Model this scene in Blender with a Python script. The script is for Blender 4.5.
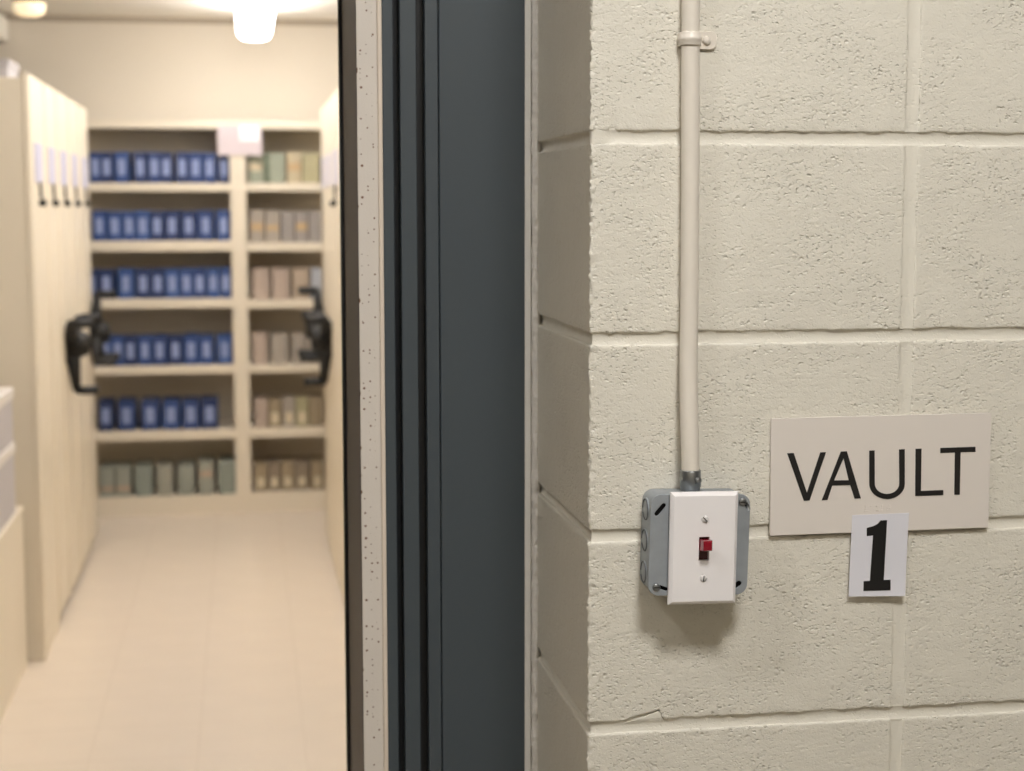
import bpy, bmesh, math, random
from mathutils import Vector, Matrix, noise

for o in list(bpy.data.objects):
    bpy.data.objects.remove(o)
S = bpy.context.scene
COL = S.collection
random.seed(7)

# ------------------------------------------------------------------ camera
FPX, YAW, PIT, ROL = 1641.276, 0.161374, 0.108637, -0.000697
CAM = Vector((0.0, -1.62377, 1.5564))
FW = Vector((math.sin(YAW)*math.cos(PIT), math.cos(YAW)*math.cos(PIT), -math.sin(PIT)))
R0 = Vector((math.cos(YAW), -math.sin(YAW), 0)); U0 = R0.cross(FW)
RT = R0*math.cos(ROL) + U0*math.sin(ROL); UP = U0*math.cos(ROL) - R0*math.sin(ROL)
cd = bpy.data.cameras.new('camera'); cam = bpy.data.objects.new('camera', cd); COL.objects.link(cam)
M = Matrix.Identity(4)
for i in range(3):
    M[i][0], M[i][1], M[i][2], M[i][3] = RT[i], UP[i], -FW[i], CAM[i]
cam.matrix_world = M
cd.sensor_fit = 'HORIZONTAL'; cd.sensor_width = 36.0; cd.lens = FPX/1024*36.0
cd.clip_start = 0.05
cd.dof.use_dof = True; cd.dof.focus_distance = 1.66; cd.dof.aperture_fstop = 6.0
S.camera = cam

# ------------------------------------------------------------------ world, exposure
w = bpy.data.worlds.new('world'); S.world = w; w.use_nodes = True
w.node_tree.nodes['Background'].inputs[0].default_value = (1, .95, .88, 1)
w.node_tree.nodes['Background'].inputs[1].default_value = 0.02
S.view_settings.view_transform = 'Standard'; S.view_settings.look = 'None'
S.view_settings.gamma = 1.0; S.view_settings.use_curve_mapping = False
S.view_settings.exposure = 0.0
S.cycles.use_denoising = True
S.cycles.max_bounces = 8; S.cycles.diffuse_bounces = 5
S.cycles.sample_clamp_indirect = 6.0

# light levels
CORRIDOR_EMIT = 77.0
ROOM_EMIT = 17.3
CORRIDOR_COL = (1.0, 0.984, 0.962)
ROOM_COL = (1.0, 0.965, 0.94)
CORRIDOR_LIGHTS = ((0.44, -1.42, .21, 'white square ceiling light over the corridor in front of the switch'), (-1.05, -.95, .125, 'smaller white square fill light, added out of view farther left along the corridor'))  # second entry is an added fill light to brighten the jamb and frame

# ------------------------------------------------------------------ helpers
def at(x, y, Y):
    """point on the plane at depth Y (wall face is Y=0) on a measured sight line"""
    d = FW + RT*((x-512)/FPX) - UP*((y-385.5)/FPX)
    t = (Y - CAM.y)/d.y
    return CAM + d*t
def atx(x, y, X):
    d = FW + RT*((x-512)/FPX) - UP*((y-385.5)/FPX)
    t = (X - CAM.x)/d.x
    return CAM + d*t

def wloc(o):
    v = Vector((0, 0, 0))
    while o is not None:
        v += o.location; o = o.parent
    return v
def link(name, me, mat, parent=None, smooth=False, origin=None):
    o = bpy.data.objects.new(name, me); COL.objects.link(o)
    if mat is not None and not me.materials: me.materials.append(mat)
    if smooth:
        for p in me.polygons: p.use_smooth = True
    if origin is None and len(me.vertices):
        xs = [v.co for v in me.vertices]
        lo = Vector((min(v.x for v in xs), min(v.y for v in xs), min(v.z for v in xs)))
        hi = Vector((max(v.x for v in xs), max(v.y for v in xs), max(v.z for v in xs)))
        origin = (lo+hi)/2; origin.z = lo.z
    origin = Vector(origin)
    me.transform(Matrix.Translation(-origin))
    if parent is not None:
        o.parent = parent; o.location = origin - wloc(parent)
    else:
        o.location = origin
    return o
def share(name, me, loc, parent=None):
    o = bpy.data.objects.new(name, me); COL.objects.link(o)
    if parent is not None:
        o.parent = parent; o.location = Vector(loc) - wloc(parent)
    else: o.location = loc
    return o
def tag(o, label=None, cat=None, group=None, kind=None):
    if label: o['label'] = label
    if cat: o['category'] = cat
    if group: o['group'] = group
    if kind: o['kind'] = kind
    return o
def empty(name, loc, label=None, cat=None, group=None, kind=None):
    o = bpy.data.objects.new(name, None); COL.objects.link(o); o.location = loc
    o.empty_display_size = .05
    return tag(o, label, cat, group, kind)
def bm_done(bm, name, mat, parent=None, smooth=False, recalc=True):
    if recalc: bmesh.ops.recalc_face_normals(bm, faces=bm.faces)
    me = bpy.data.meshes.new(name); bm.to_mesh(me); bm.free()
    return link(name, me, mat, parent, smooth)
def add_box(bm, x0, x1, y0, y1, z0, z1, bevel=0, seg=2):
    r = bmesh.ops.create_cube(bm, size=1)
    vs = r['verts']
    for v in vs:
        v.co = Vector((x0 if v.co.x < 0 else x1, y0 if v.co.y < 0 else y1, z0 if v.co.z < 0 else z1))
    if bevel:
        es = list({e for v in vs for e in v.link_edges})
        bmesh.ops.bevel(bm, geom=es, offset=bevel, segments=seg, affect='EDGES', profile=.5)
def box(name, x0, x1, y0, y1, z0, z1, mat, parent=None, bevel=0, seg=2):
    bm = bmesh.new(); add_box(bm, x0, x1, y0, y1, z0, z1, bevel, seg)
    return bm_done(bm, name, mat, parent)
def add_tube(bm, pts, r, n=16, caps=True):
    pts = [Vector(p) for p in pts]
    rings = []
    ref = None
    for i, p in enumerate(pts):
        a = pts[max(i-1, 0)]; b = pts[min(i+1, len(pts)-1)]
        t = (b-a).normalized()
        if ref is None:
            ref = Vector((1, 0, 0)) if abs(t.x) < .8 else Vector((0, 1, 0))
        u = t.cross(ref).normalized(); v = t.cross(u).normalized()
        rr = r[i] if isinstance(r, (list, tuple)) else r
        rings.append([bm.verts.new(p + u*(rr*math.cos(2*math.pi*k/n)) + v*(rr*math.sin(2*math.pi*k/n))) for k in range(n)])
    for A, B in zip(rings, rings[1:]):
        for k in range(n):
            bm.faces.new((A[k], A[(k+1) % n], B[(k+1) % n], B[k]))
    if caps:
        bm.faces.new(rings[0]); bm.faces.new(rings[-1])
def tube(name, pts, r, mat, parent=None, n=16, smooth=True):
    bm = bmesh.new(); add_tube(bm, pts, r, n)
    o = bm_done(bm, name, mat, parent)
    if smooth:
        for p in o.data.polygons:
            p.use_smooth = len(p.vertices) == 4
    return o
def add_lathe(bm, prof, c, axis, n=24):
    """prof: list of (r, h) along axis from point c"""
    c = Vector(c); t = Vector(axis).normalized()
    ref = Vector((0, 0, 1)) if abs(t.z) < .8 else Vector((1, 0, 0))
    u = t.cross(ref).normalized(); v = t.cross(u)
    rings = []
    for r, h in prof:
        if r < 1e-7: rings.append([bm.verts.new(c + t*h)])
        else: rings.append([bm.verts.new(c + t*h + u*(r*math.cos(2*math.pi*k/n)) + v*(r*math.sin(2*math.pi*k/n))) for k in range(n)])
    for A, B in zip(rings, rings[1:]):
        for k in range(n):
            k2 = (k+1) % n
            if len(A) == 1 and len(B) == 1: continue
            if len(A) == 1: bm.faces.new((A[0], B[k2], B[k]))
            elif len(B) == 1: bm.faces.new((A[k], A[k2], B[0]))
            else: bm.faces.new((A[k], A[k2], B[k2], B[k]))
    for Rg in (rings[0], rings[-1]):
        if len(Rg) > 1: bm.faces.new(Rg)
def lathe(name, prof, c, axis, mat, parent=None, n=24, smooth=True):
    bm = bmesh.new(); add_lathe(bm, prof, c, axis, n)
    return bm_done(bm, name, mat, parent, smooth)
def flat_shape(name, loops, depth, mat, parent, frame, bevel=0.0):
    """2-D outlines (first outer, others holes) extruded; frame maps (u, v, h) to the world, h = thickness axis"""
    cu = bpy.data.curves.new(name, 'CURVE'); cu.dimensions = '2D'; cu.fill_mode = 'BOTH'
    cu.extrude = depth/2 - bevel; cu.bevel_depth = bevel; cu.bevel_resolution = 1
    for L in loops:
        s = cu.splines.new('POLY'); s.points.add(len(L)-1)
        for q, (a, b) in zip(s.points, L): q.co = (a, b, 0, 1)
        s.use_cyclic_u = True
    t = bpy.data.objects.new(name+'_c', cu); COL.objects.link(t)
    dg = bpy.context.evaluated_depsgraph_get(); dg.update()
    me = bpy.data.meshes.new_from_object(t.evaluated_get(dg))
    bpy.data.objects.remove(t); bpy.data.curves.remove(cu)
    me.name = name
    for v in me.vertices: v.co = frame(v.co.x, v.co.y, v.co.z + depth/2)
    bm = bmesh.new(); bm.from_mesh(me); bmesh.ops.remove_doubles(bm, verts=bm.verts, dist=1e-6)
    bmesh.ops.recalc_face_normals(bm, faces=bm.faces); bm.to_mesh(me); bm.free()
    me.materials.clear()
    return link(name, me, mat, parent)
def rrect(w, h, r, n=5, cx=0, cy=0):
    out = []
    for sx, sy, a0 in ((1, 1, 0), (-1, 1, 90), (-1, -1, 180), (1, -1, 270)):
        for k in range(n+1):
            a = math.radians(a0 + 90*k/n)
            out.append((cx + sx*(w/2-r) + r*math.cos(a), cy + sy*(h/2-r) + r*math.sin(a)))
    return out
def slot(cx, cy, L, wd, ang, n=5):
    out = []
    a = math.radians(ang)
    for sgn, b0 in ((1, -90), (-1, 90)):
        for k in range(n+1):
            b = math.radians(b0 + 180*k/n)
            x = sgn*(L/2-wd/2) + wd/2*math.cos(b); y = wd/2*math.sin(b)
            out.append((cx + x*math.cos(a) - y*math.sin(a), cy + x*math.sin(a) + y*math.cos(a)))
    return out
ORD = ['first', 'second', 'third', 'fourth', 'fifth', 'sixth', 'seventh', 'eighth', 'ninth', 'tenth', 'eleventh']

# ------------------------------------------------------------------ materials
def lin(c):
    return tuple(((v/255)/12.92 if v/255 <= .04045 else ((v/255+.055)/1.055)**2.4) for v in c)
def mat(name, rgb, rough=.5, metal=0, spec=.5, var=.04, vscale=30, bump=0, bscale=200, emit=None, coat=0, trans=0):
    m = bpy.data.materials.new(name); m.use_nodes = True
    nt = m.node_tree; N = nt.nodes; b = N['Principled BSDF']
    c = lin(rgb)
    b.inputs['Roughness'].default_value = rough; b.inputs['Metallic'].default_value = metal
    b.inputs['Specular IOR Level'].default_value = spec
    if coat: b.inputs['Coat Weight'].default_value = coat
    if trans: b.inputs['Transmission Weight'].default_value = trans
    tc = N.new('ShaderNodeTexCoord')
    nz = N.new('ShaderNodeTexNoise'); nz.inputs['Scale'].default_value = vscale; nz.inputs['Detail'].default_value = 4
    nt.links.new(tc.outputs['Object'], nz.inputs['Vector'])
    mx = N.new('ShaderNodeMix'); mx.data_type = 'RGBA'
    mx.inputs[6].default_value = tuple(v*(1-var) for v in c)+(1,)
    mx.inputs[7].default_value = tuple(min(1, v*(1+var)) for v in c)+(1,)
    nt.links.new(nz.outputs['Fac'], mx.inputs[0]); nt.links.new(mx.outputs[2], b.inputs['Base Color'])
    if bump:
        n2 = N.new('ShaderNodeTexNoise'); n2.inputs['Scale'].default_value = bscale; n2.inputs['Detail'].default_value = 3
        nt.links.new(tc.outputs['Object'], n2.inputs['Vector'])
        bp = N.new('ShaderNodeBump'); bp.inputs['Distance'].default_value = bump; bp.inputs['Strength'].default_value = 1
        nt.links.new(n2.outputs['Fac'], bp.inputs['Height']); nt.links.new(bp.outputs['Normal'], b.inputs['Normal'])
    if emit:
        b.inputs['Emission Color'].default_value = tuple(emit[0])+(1,); b.inputs['Emission Strength'].default_value = emit[1]
    return m

def block_paint(name, rgb, relief=1.0):
    """thick cream paint over open-textured concrete: pits, ridges, fine grain"""
    m = bpy.data.materials.new(name); m.use_nodes = True
    nt = m.node_tree; N = nt.nodes; L = nt.links; b = N['Principled BSDF']
    b.inputs['Roughness'].default_value = .42; b.inputs['Specular IOR Level'].default_value = .4
    geo = N.new('ShaderNodeNewGeometry')
    mp = N.new('ShaderNodeMapping'); mp.inputs['Scale'].default_value = (.85, .85, 1.2)
    L.new(geo.outputs['Position'], mp.inputs['Vector'])
    def nz(scale, detail, rough=.5, src=None, dist=0):
        n = N.new('ShaderNodeTexNoise'); n.inputs['Scale'].default_value = scale
        n.inputs['Detail'].default_value = detail; n.inputs['Roughness'].default_value = rough
        n.inputs['Distortion'].default_value = dist
        L.new(src or mp.outputs['Vector'], n.inputs['Vector']); return n
    def ramp(src, a, bb):
        r = N.new('ShaderNodeMapRange'); r.interpolation_type = 'SMOOTHSTEP'
        r.inputs['From Min'].default_value = a; r.inputs['From Max'].default_value = bb
        L.new(src, r.inputs['Value']); return r.outputs['Result']
    def math_(op, a, bb):
        q = N.new('ShaderNodeMath'); q.operation = op
        for i, v in enumerate((a, bb)):
            if isinstance(v, (int, float)): q.inputs[i].default_value = v
            else: L.new(v, q.inputs[i])
        return q.outputs[0]
    wn = nz(260, 2, .5)
    warp = N.new('ShaderNodeVectorMath'); warp.operation = 'MULTIPLY_ADD'
    L.new(wn.outputs['Color'], warp.inputs[0]); warp.inputs[1].default_value = (.0042, .0042, .0042); L.new(mp.outputs['Vector'], warp.inputs[2])
    def pitted(scale, r0, r1, lo, hi):
        v = N.new('ShaderNodeTexVoronoi'); v.inputs['Scale'].default_value = scale; v.inputs['Randomness'].default_value = 1
        L.new(warp.outputs['Vector'], v.inputs['Vector'])
        dish = math_('SUBTRACT', 1, ramp(v.outputs['Distance'], r0, r1))      # 1 at a pit's centre, 0 outside
        sc = N.new('ShaderNodeSeparateColor'); L.new(v.outputs['Color'], sc.inputs[0])
        return math_('MULTIPLY', dish, ramp(sc.outputs[0], lo, hi))
    patch = ramp(nz(15, 3).outputs['Fac'], .38, .64)                      # rougher and smoother areas
    p1 = pitted(190, .05, .46, .12, .95)
    p2 = pitted(370, .08, .50, .2, .9)
    amt = math_('ADD', math_('MULTIPLY', patch, .7), .3)
    pit = math_('MULTIPLY', math_('ADD', math_('MULTIPLY', p1, 1.25), math_('MULTIPLY', p2, .9)), amt)
    h = math_('SUBTRACT', math_('MULTIPLY', nz(170, 2, .5).outputs['Fac'], .55), pit)
    h = math_('ADD', h, math_('MULTIPLY', nz(600, 2, .6).outputs['Fac'], .34))
    bp = N.new('ShaderNodeBump'); bp.inputs['Distance'].default_value = .0010*relief; bp.inputs['Strength'].default_value = 1.0
    L.new(h, bp.inputs['Height']); L.new(bp.outputs['Normal'], b.inputs['Normal'])
    c = lin(rgb)
    mx = N.new('ShaderNodeMix'); mx.data_type = 'RGBA'
    mx.inputs[6].default_value = tuple(v*.95 for v in c)+(1,); mx.inputs[7].default_value = tuple(v*1.03 for v in c)+(1,)
    L.new(nz(9, 4).outputs['Fac'], mx.inputs[0])
    L.new(mx.outputs[2], b.inputs['Base Color'])
    return m

def rusty_paint(name, rgb):
    m = mat(name, rgb, .45, var=.04, vscale=12, bump=.0002, bscale=500)
    nt = m.node_tree; N = nt.nodes; L = nt.links; b = N['Principled BSDF']
    tc = N.new('ShaderNodeTexCoord')
    src = b.inputs['Base Color'].links[0].from_socket
    vo = N.new('ShaderNodeTexVoronoi'); vo.voronoi_dimensions = '2D'; vo.inputs['Scale'].default_value = 150; vo.inputs['Randomness'].default_value = 1
    sep = N.new('ShaderNodeSeparateXYZ'); L.new(tc.outputs['Object'], sep.inputs[0])
    cmb = N.new('ShaderNodeCombineXYZ'); L.new(sep.outputs['X'], cmb.inputs[0]); L.new(sep.outputs['Z'], cmb.inputs[1]); L.new(cmb.outputs[0], vo.inputs['Vector'])
    # specks crowd along the outer (left) edge of the strip, where the paint is thin
    edge = N.new('ShaderNodeMapRange'); edge.inputs['From Min'].default_value = -.0115; edge.inputs['From Max'].default_value = -.006
    edge.inputs['To Min'].default_value = .48; edge.inputs['To Max'].default_value = .20
    L.new(sep.outputs['X'], edge.inputs['Value'])
    rnd = N.new('ShaderNodeSeparateColor'); L.new(vo.outputs['Color'], rnd.inputs[0])
    r2 = N.new('ShaderNodeMath'); r2.operation = 'MULTIPLY_ADD'; r2.inputs[1].default_value = 2.4; r2.inputs[2].default_value = -1.45
    L.new(rnd.outputs[0], r2.inputs[0])
    rad = N.new('ShaderNodeMath'); rad.operation = 'MULTIPLY'
    L.new(edge.outputs['Result'], rad.inputs[0]); L.new(r2.outputs[0], rad.inputs[1])
    lt = N.new('ShaderNodeMath'); lt.operation = 'LESS_THAN'
    L.new(vo.outputs['Distance'], lt.inputs[0]); L.new(rad.outputs[0], lt.inputs[1])
    mx = N.new('ShaderNodeMix'); mx.data_type = 'RGBA'
    L.new(lt.outputs[0], mx.inputs[0]); L.new(src, mx.inputs[6]); mx.inputs[7].default_value = lin((112, 76, 52))+(1,)
    L.new(mx.outputs[2], b.inputs['Base Color'])
    return m

MT = {}
MT['block'] = block_paint('painted_block', (224, 219, 206))
MT['mortar'] = block_paint('painted_mortar', (226, 221, 208), .3)
MT['pipe'] = mat('painted_conduit', (226, 218, 206), .38, var=.02, bump=.0001, bscale=300)
MT['slate'] = mat('slate_enamel', (66, 74, 80), .42, spec=.5, var=.03, vscale=8, bump=.00004, bscale=400)
MT['black'] = mat('black_rubber', (16, 17, 19), .5, var=.1)
MT['navy'] = mat('dark_seal', (22, 27, 33), .5, var=.1)
MT['rust'] = rusty_paint('speckled_cream_steel', (214, 206, 197))
MT['edge'] = mat('cream_steel_edge', (222, 208, 192), .45, var=.03)
MT['bronze'] = mat('dark_brown_steel', (36, 31, 27), .55, var=.08, vscale=40)
MT['primer'] = mat('grey_white_overpaint', (222, 219, 214), .5, var=.05, vscale=60, bump=.0003, bscale=350)
MT['caulk'] = mat('rough_caulk', (216, 212, 206), .6, var=.1, vscale=150, bump=.0012, bscale=260)
MT['plate'] = mat('white_plastic', (240, 236, 236), .28, spec=.5, var=.01)
MT['galv'] = mat('galvanised_steel', (158, 164, 170), .48, metal=.35, var=.16, vscale=70, bump=.00008, bscale=500)
MT['groove'] = mat('shadowed_steel', (84, 88, 92), .6)
MT['zinc'] = mat('zinc_fitting', (150, 152, 152), .3, metal=.85, var=.12, vscale=120)
MT['screw'] = mat('painted_screw', (214, 210, 208), .35, var=.02)
MT['dark'] = mat('dark_hollow', (20, 19, 19), .8, var=.1)
MT['red'] = mat('red_lamp_plastic', (120, 6, 24), .22, spec=.45, var=.05, emit=((.7, .01, .06), .06), coat=.2)
MT['sign'] = mat('off_white_sign', (224, 216, 208), .35, var=.012, vscale=8)
MT['ink'] = mat('black_lettering', (26, 23, 22), .5, var=.05)
MT['card'] = mat('white_card', (222, 221, 228), .45, var=.012, vscale=15)
MT['cardink'] = mat('black_print', (14, 13, 15), .5, var=.05)
MT['shelf'] = mat('cream_shelving', (228, 218, 200), .45, var=.02, vscale=6)
MT['shelfback'] = mat('shelving_back', (216, 207, 190), .55, var=.03, vscale=5)
MT['carriage'] = mat('cream_carriage', (228, 218, 199), .4, var=.02, vscale=4)
MT['toe'] = mat('toe_gap_shade', (40, 39, 35), .7, var=.05)  # shade of the toe gap painted into the base colour
MT['ceiltrim'] = mat('ceiling_angle', (168, 156, 138), .6)
MT['seam'] = mat('carriage_seam', (120, 108, 92), .6, var=.05)
MT['roomwall'] = mat('room_plaster', (222, 214, 200), .6, var=.02, vscale=3)
MT['ceiling'] = mat('white_ceiling', (238, 234, 226), .7, var=.02, vscale=3)
MT['tile'] = mat('vinyl_tile', (219, 206, 190), .3, spec=.5, var=.05, vscale=6)
MT['grout'] = mat('tile_joint', (196, 181, 162), .6, var=.05)
MT['corfloor'] = mat('corridor_floor', (150, 142, 128), .5, var=.05)
MT['corwall'] = mat('corridor_plaster', (196, 188, 172), .6, var=.03, vscale=3)
MT['handle'] = mat('black_handle', (9, 9, 10), .6, var=.08)
MT['lilac'] = mat('label_card', (190, 189, 210), .5, var=.02)
MT['paper'] = mat('white_paper', (246, 246, 250), .6, var=.01)
MT['pinkpaper'] = mat('pinkish_paper', (208, 196, 201), .6, var=.02)
MT['boxgrey'] = mat('pale_grey_board', (180, 176, 178), .6, var=.03)
MT['lid'] = mat('white_board', (216, 211, 205), .6, var=.02)
MT['room_lamp'] = mat('room_diffuser', (250, 246, 240), .5, emit=(ROOM_COL, ROOM_EMIT))
MT['cor_lamp'] = mat('corridor_diffuser', (250, 246, 240), .5, emit=(CORRIDOR_COL, CORRIDOR_EMIT))
MT['jar'] = mat('lamp_glass', (255, 236, 200), .3, emit=((1, .85, .6), .6))
MT['jarcap'] = mat('lamp_cap', (120, 104, 84), .5)

# ------------------------------------------------------------------ block wall beside the doorway
C = .2032                    # course height
XC, XH, TD = .3440, .6830, .3087   # corner, head joint, depth of the return
GAP = .0059                  # half of a joint
wall = bmesh.new()
add_box(wall, XC+.009, 3.6, .009, .31, 0, 3.05)
add_box(wall, XC+.009, 3.6, .31, .56, 0, 3.05)
wall = tag(bm_done(wall, 'wall_front', MT['mortar']), 'cream painted concrete block wall to the right of the vault doorway', kind='structure')

def nse(p, f, seed=0.0):
    return noise.noise(Vector((p[0]*f+seed*7.3, p[1]*f+seed*3.1, p[2]*f-seed*5.7)))
def plan_path(x0, x1, corner, step, back=.016, r=.0028):
    """plan outline of a block's visible faces: list of (x, y, nx, ny)"""
    P = []
    def seg(a, b, n, nx, ny, first=True):
        for k in range(0 if first else 1, n+1):
            t = k/n; P.append((a[0]+(b[0]-a[0])*t, a[1]+(b[1]-a[1])*t, nx, ny))
    def arc(cx, cy, a0, a1, n):
        for k in range(1, n):
            a = math.radians(a0+(a1-a0)*k/n); P.append((cx+r*math.cos(a), cy+r*math.sin(a), math.cos(a), math.sin(a)))
    yb = TD if corner else back
    seg((x0, yb), (x0, r), max(1, int((yb-r)/step)), -1, 0)
    arc(x0+r, r, 180, 270, 4)
    seg((x0+r, 0), (x1-r, 0), max(1, int((x1-x0)/step)), 0, -1)
    arc(x1-r, r, 270, 360, 4)
    seg((x1, r), (x1, back), 1, 1, 0)
    return P
def block_mesh(x0, x1, z0, z1, corner, hires, seed):
    step = .0030 if hires else .25
    P = plan_path(x0, x1, corner, step)
    r = .0026
    rows = [(z0+.0004, .014)]                                     # (z, inset)
    for k in range(0, 5):
        a = math.radians(90*k/4); rows.append((z0+r-r*math.cos(a), r-r*math.sin(a)))
    n = max(1, int((z1-z0-2*r)/step))
    for k in range(1, n): rows.append((z0+r+(z1-z0-2*r)*k/n, 0))
    for k in range(4, -1, -1):
        a = math.radians(90*k/4); rows.append((z1-r+r*math.cos(a), r-r*math.sin(a)))
    rows.append((z1-.0004, .014))
    V = []
    for z, ins in rows:
        db = min(z-z0, z1-z)
        edge = max(0, 1-db/.012)
        for x, y, nx, ny in P:
            X, Y, Z = x-nx*ins, y-ny*ins, z
            if hires:
                q = (x, y, z)
                cornerness = max(0, 1-(abs(x-x0)+abs(y))/.010) if corner else 0
                d = .00035*nse(q, 90, seed) + .00055*nse(q, 22, seed) + .0012*cornerness*nse(q, 110, seed+1) + .0036*cornerness*nse(q, 330, seed+2)
                d += .0007*edge*nse(q, 120, seed+3)
                if nx < -.9: d += .0006*nse(q, 290, seed+6)
                X += nx*d; Y += ny*d
                wob = edge*(.0013*nse((x, y, 0), 60, seed+4) + .0008*nse((x, y, 0), 210, seed+5))
                Z += wob if z-z0 < z1-z else wob*.6
                # broken lower edge: a gouge that climbs into the block above the fourth joint
                if corner and abs(z0-(5*C+GAP)) < .01 and y < .004:
                    g = 0
                    if .380 < x < .421: g = ((x-.380)/.041)**1.3*.0112
                    elif .421 <= x < .424: g = (1-(x-.421)/.003)*.0112
                    e2 = max(0, 1-(z-z0)/.024)
                    Z += g*e2
                # chipped corner at the first joint
                if corner and abs(z0-(8*C+GAP)) < .01 and y < .004:
                    e2 = max(0, 1-(z-z0)/.02)
                    Z += e2*.0035*max(0, 1-abs(x-.3665)/.006)
                    Y += e2*.0025*max(0, 1-abs(x-.3665)/.006)
            V.append((X, Y, Z))
    m = len(P); F = []
    for i in range(len(rows)-1):
        for k in range(m-1):
            F.append((i*m+k, i*m+k+1, (i+1)*m+k+1, (i+1)*m+k))
    me = bpy.data.meshes.new('concrete_block'); me.from_pydata(V, [], F); me.update()
    return me
cols = [(XC, XH-GAP, True), (XH+GAP, XH+.4064-GAP, False), (XH+.4064+GAP, XH+.8128-GAP, False), (XH+.8128+GAP, XH+1.2192-GAP, False)]
low_cache = {}
for ci, (x0, x1, corner) in enumerate(cols):
    for k in range(15):
        z0, z1 = k*C+GAP, (k+1)*C-GAP
        if 4 <= k <= 8 and ci < 2:
            me = block_mesh(x0, x1, z0, z1, corner, True, k*2+ci+.37)
            link('concrete_block', me, MT['block'], wall, True)
        else:
            key = ci
            if key not in low_cache:
                me = block_mesh(x0, x1, 0, C-2*GAP, corner, False, 0)
                me.materials.append(MT['block']); low_cache[key] = me
            share('concrete_block', low_cache[key], (0, 0, z0), wall)

def bed_joint(k):
    zc = k*C
    hires = 4 <= k <= 9
    step = .005 if hires else .3
    P = plan_path(XC, 2.55, True, step, r=.004)
    if hires: P = [q for q in P if q[0] < 1.05]
    prof = []
    n = 10
    for i in range(n+1):
        t = -1+2*i/n
        ins = .0013 + .0022*(1-t*t)
        prof.append((t*.0082, ins))
    prof = [(-.013, .006)] + prof + [(.013, .006)]
    V = []
    for dz, ins in prof:
        for x, y, nx, ny in P:
            i2 = ins + (.0005*nse((x, y, zc+dz), 45, k) + .0003*nse((x, y, zc+dz), 170, k+2) if hires else 0)
            if nx < -.9: i2 *= 1.9
            if k == 8 and y < .01 and x < XC+.017:      # mortar smeared flush at the chipped corner
                f = max(0, min(1, (XC+.017-x)/.003))
                i2 = i2*(1-f) + f*(.0006+.0009*nse((x, y, dz), 200, 3))
            V.append((x-nx*i2, y-ny*i2, zc+dz))
    m = len(P)
    F = [(i*m+j, i*m+j+1, (i+1)*m+j+1, (i+1)*m+j) for i in range(len(prof)-1) for j in range(m-1)]
    me = bpy.data.meshes.new('mortar_joint'); me.from_pydata(V, [], F); me.update()
    link('mortar_joint', me, MT['mortar'], wall, True)
for k in range(1, 15): bed_joint(k)
def chip_wedge():
    z0 = 5*C+GAP
    flat_shape('mortar_chip', [[(.376, z0-.010), (.384, z0-.0020), (.394, z0+.0002), (.404, z0+.0030), (.412, z0+.0060), (.4195, z0+.0082), (.4235, z0+.0030), (.4245, z0-.0020), (.430, z0-.010)]], .009,
               MT['mortar'], wall, lambda u, v, h: Vector((u, .0104-h + max(0, z0+.001-v)*.40, v)), .0007)
chip_wedge()
def head_joint(xc, hires, z0, z1):
    V, F = [], []
    n = 10; prof = [(-.012, .007)] + [((-1+2*i/n)*.0080, .0006+.0011*(1-(-1+2*i/n)**2)) for i in range(n+1)] + [(.012, .007)]
    nz = int((z1-z0)/.005) if hires else 1
    for j in range(nz+1):
        z = z0+(z1-z0)*j/nz
        for dx, ins in prof:
            i2 = ins + (.0007*nse((xc+dx, 0, z), 30, 5)+.0003*nse((xc+dx, 0, z), 150, 6) if hires else 0)
            if hires and 1.03 < z < 1.2: i2 = i2*.45 + .0003      # nearly flush in the fifth course
            V.append((xc+dx, i2, z))
    m = len(prof)
    F = [(j*m+i, j*m+i+1, (j+1)*m+i+1, (j+1)*m+i) for j in range(nz) for i in range(m-1)]
    me = bpy.data.meshes.new('mortar_joint'); me.from_pydata(V, [], F); me.update()
    link('mortar_joint', me, MT['mortar'], wall, True)
for k in range(4, 9): head_joint(XH, True, k*C+.0068, (k+1)*C-.0068)
for xx in (XH+.4064, XH+.8128): head_joint(xx, False, 0, 3.04)

# ------------------------------------------------------------------ steel door frame
def fx(px, Y): return at(px, 385.5, Y).x
frame = tag(empty('door_1', (.25, .3, 0)), 'dark slate steel door frame with rubber seals', kind='structure')
YBK = .56
def strip(name, pl, pr, Yf, m, bevel=.0006, zt=2.14):
    return box(name, fx(pl, Yf), fx(pr, Yf), Yf, YBK, 0, zt, m, frame, bevel, 1)
strip('frame_face', 440.6, 525.2, .300, MT['slate'], .0012)
strip('frame_shadow_gap', 439.4, 440.8, .308, MT['black'], 0)
strip('frame_strip', 427.0, 439.6, .3005, MT['slate'])
strip('rubber_seal', 418.0, 427.4, .322, MT['black'])
strip('frame_strip', 402.6, 418.4, .306, MT['slate'])
strip('rubber_seal', 395.4, 402.9, .330, MT['navy'])
strip('frame_strip', 385.2, 395.7, .312, MT['slate'])
strip('cream_edge', 380.6, 385.4, .314, MT['edge'], .0008)
strip('speckled_strip', 360.0, 381.0, .318, MT['rust'])
def kx(px): return at(px, 385.5, 1.0).x/(1.0-CAM.y)
xr = fx(360.0, .318); y2 = xr/kx(346.6)+CAM.y
box('brown_reveal', xr-.0006, xr+.012, .3186, y2, 0, 2.14, MT['bronze'], frame)
bm = bmesh.new(); add_tube(bm, [(xr-.0024, y2+.004, 0), (xr-.0024, y2+.004, 2.14)], .0034, 12)
bm_done(bm, 'rubber_lip', MT['black'], frame, True)
box('rubber_strip', xr-.0012, xr+.012, y2, y2+.012, 0, 2.14, MT['black'], frame)
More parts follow.
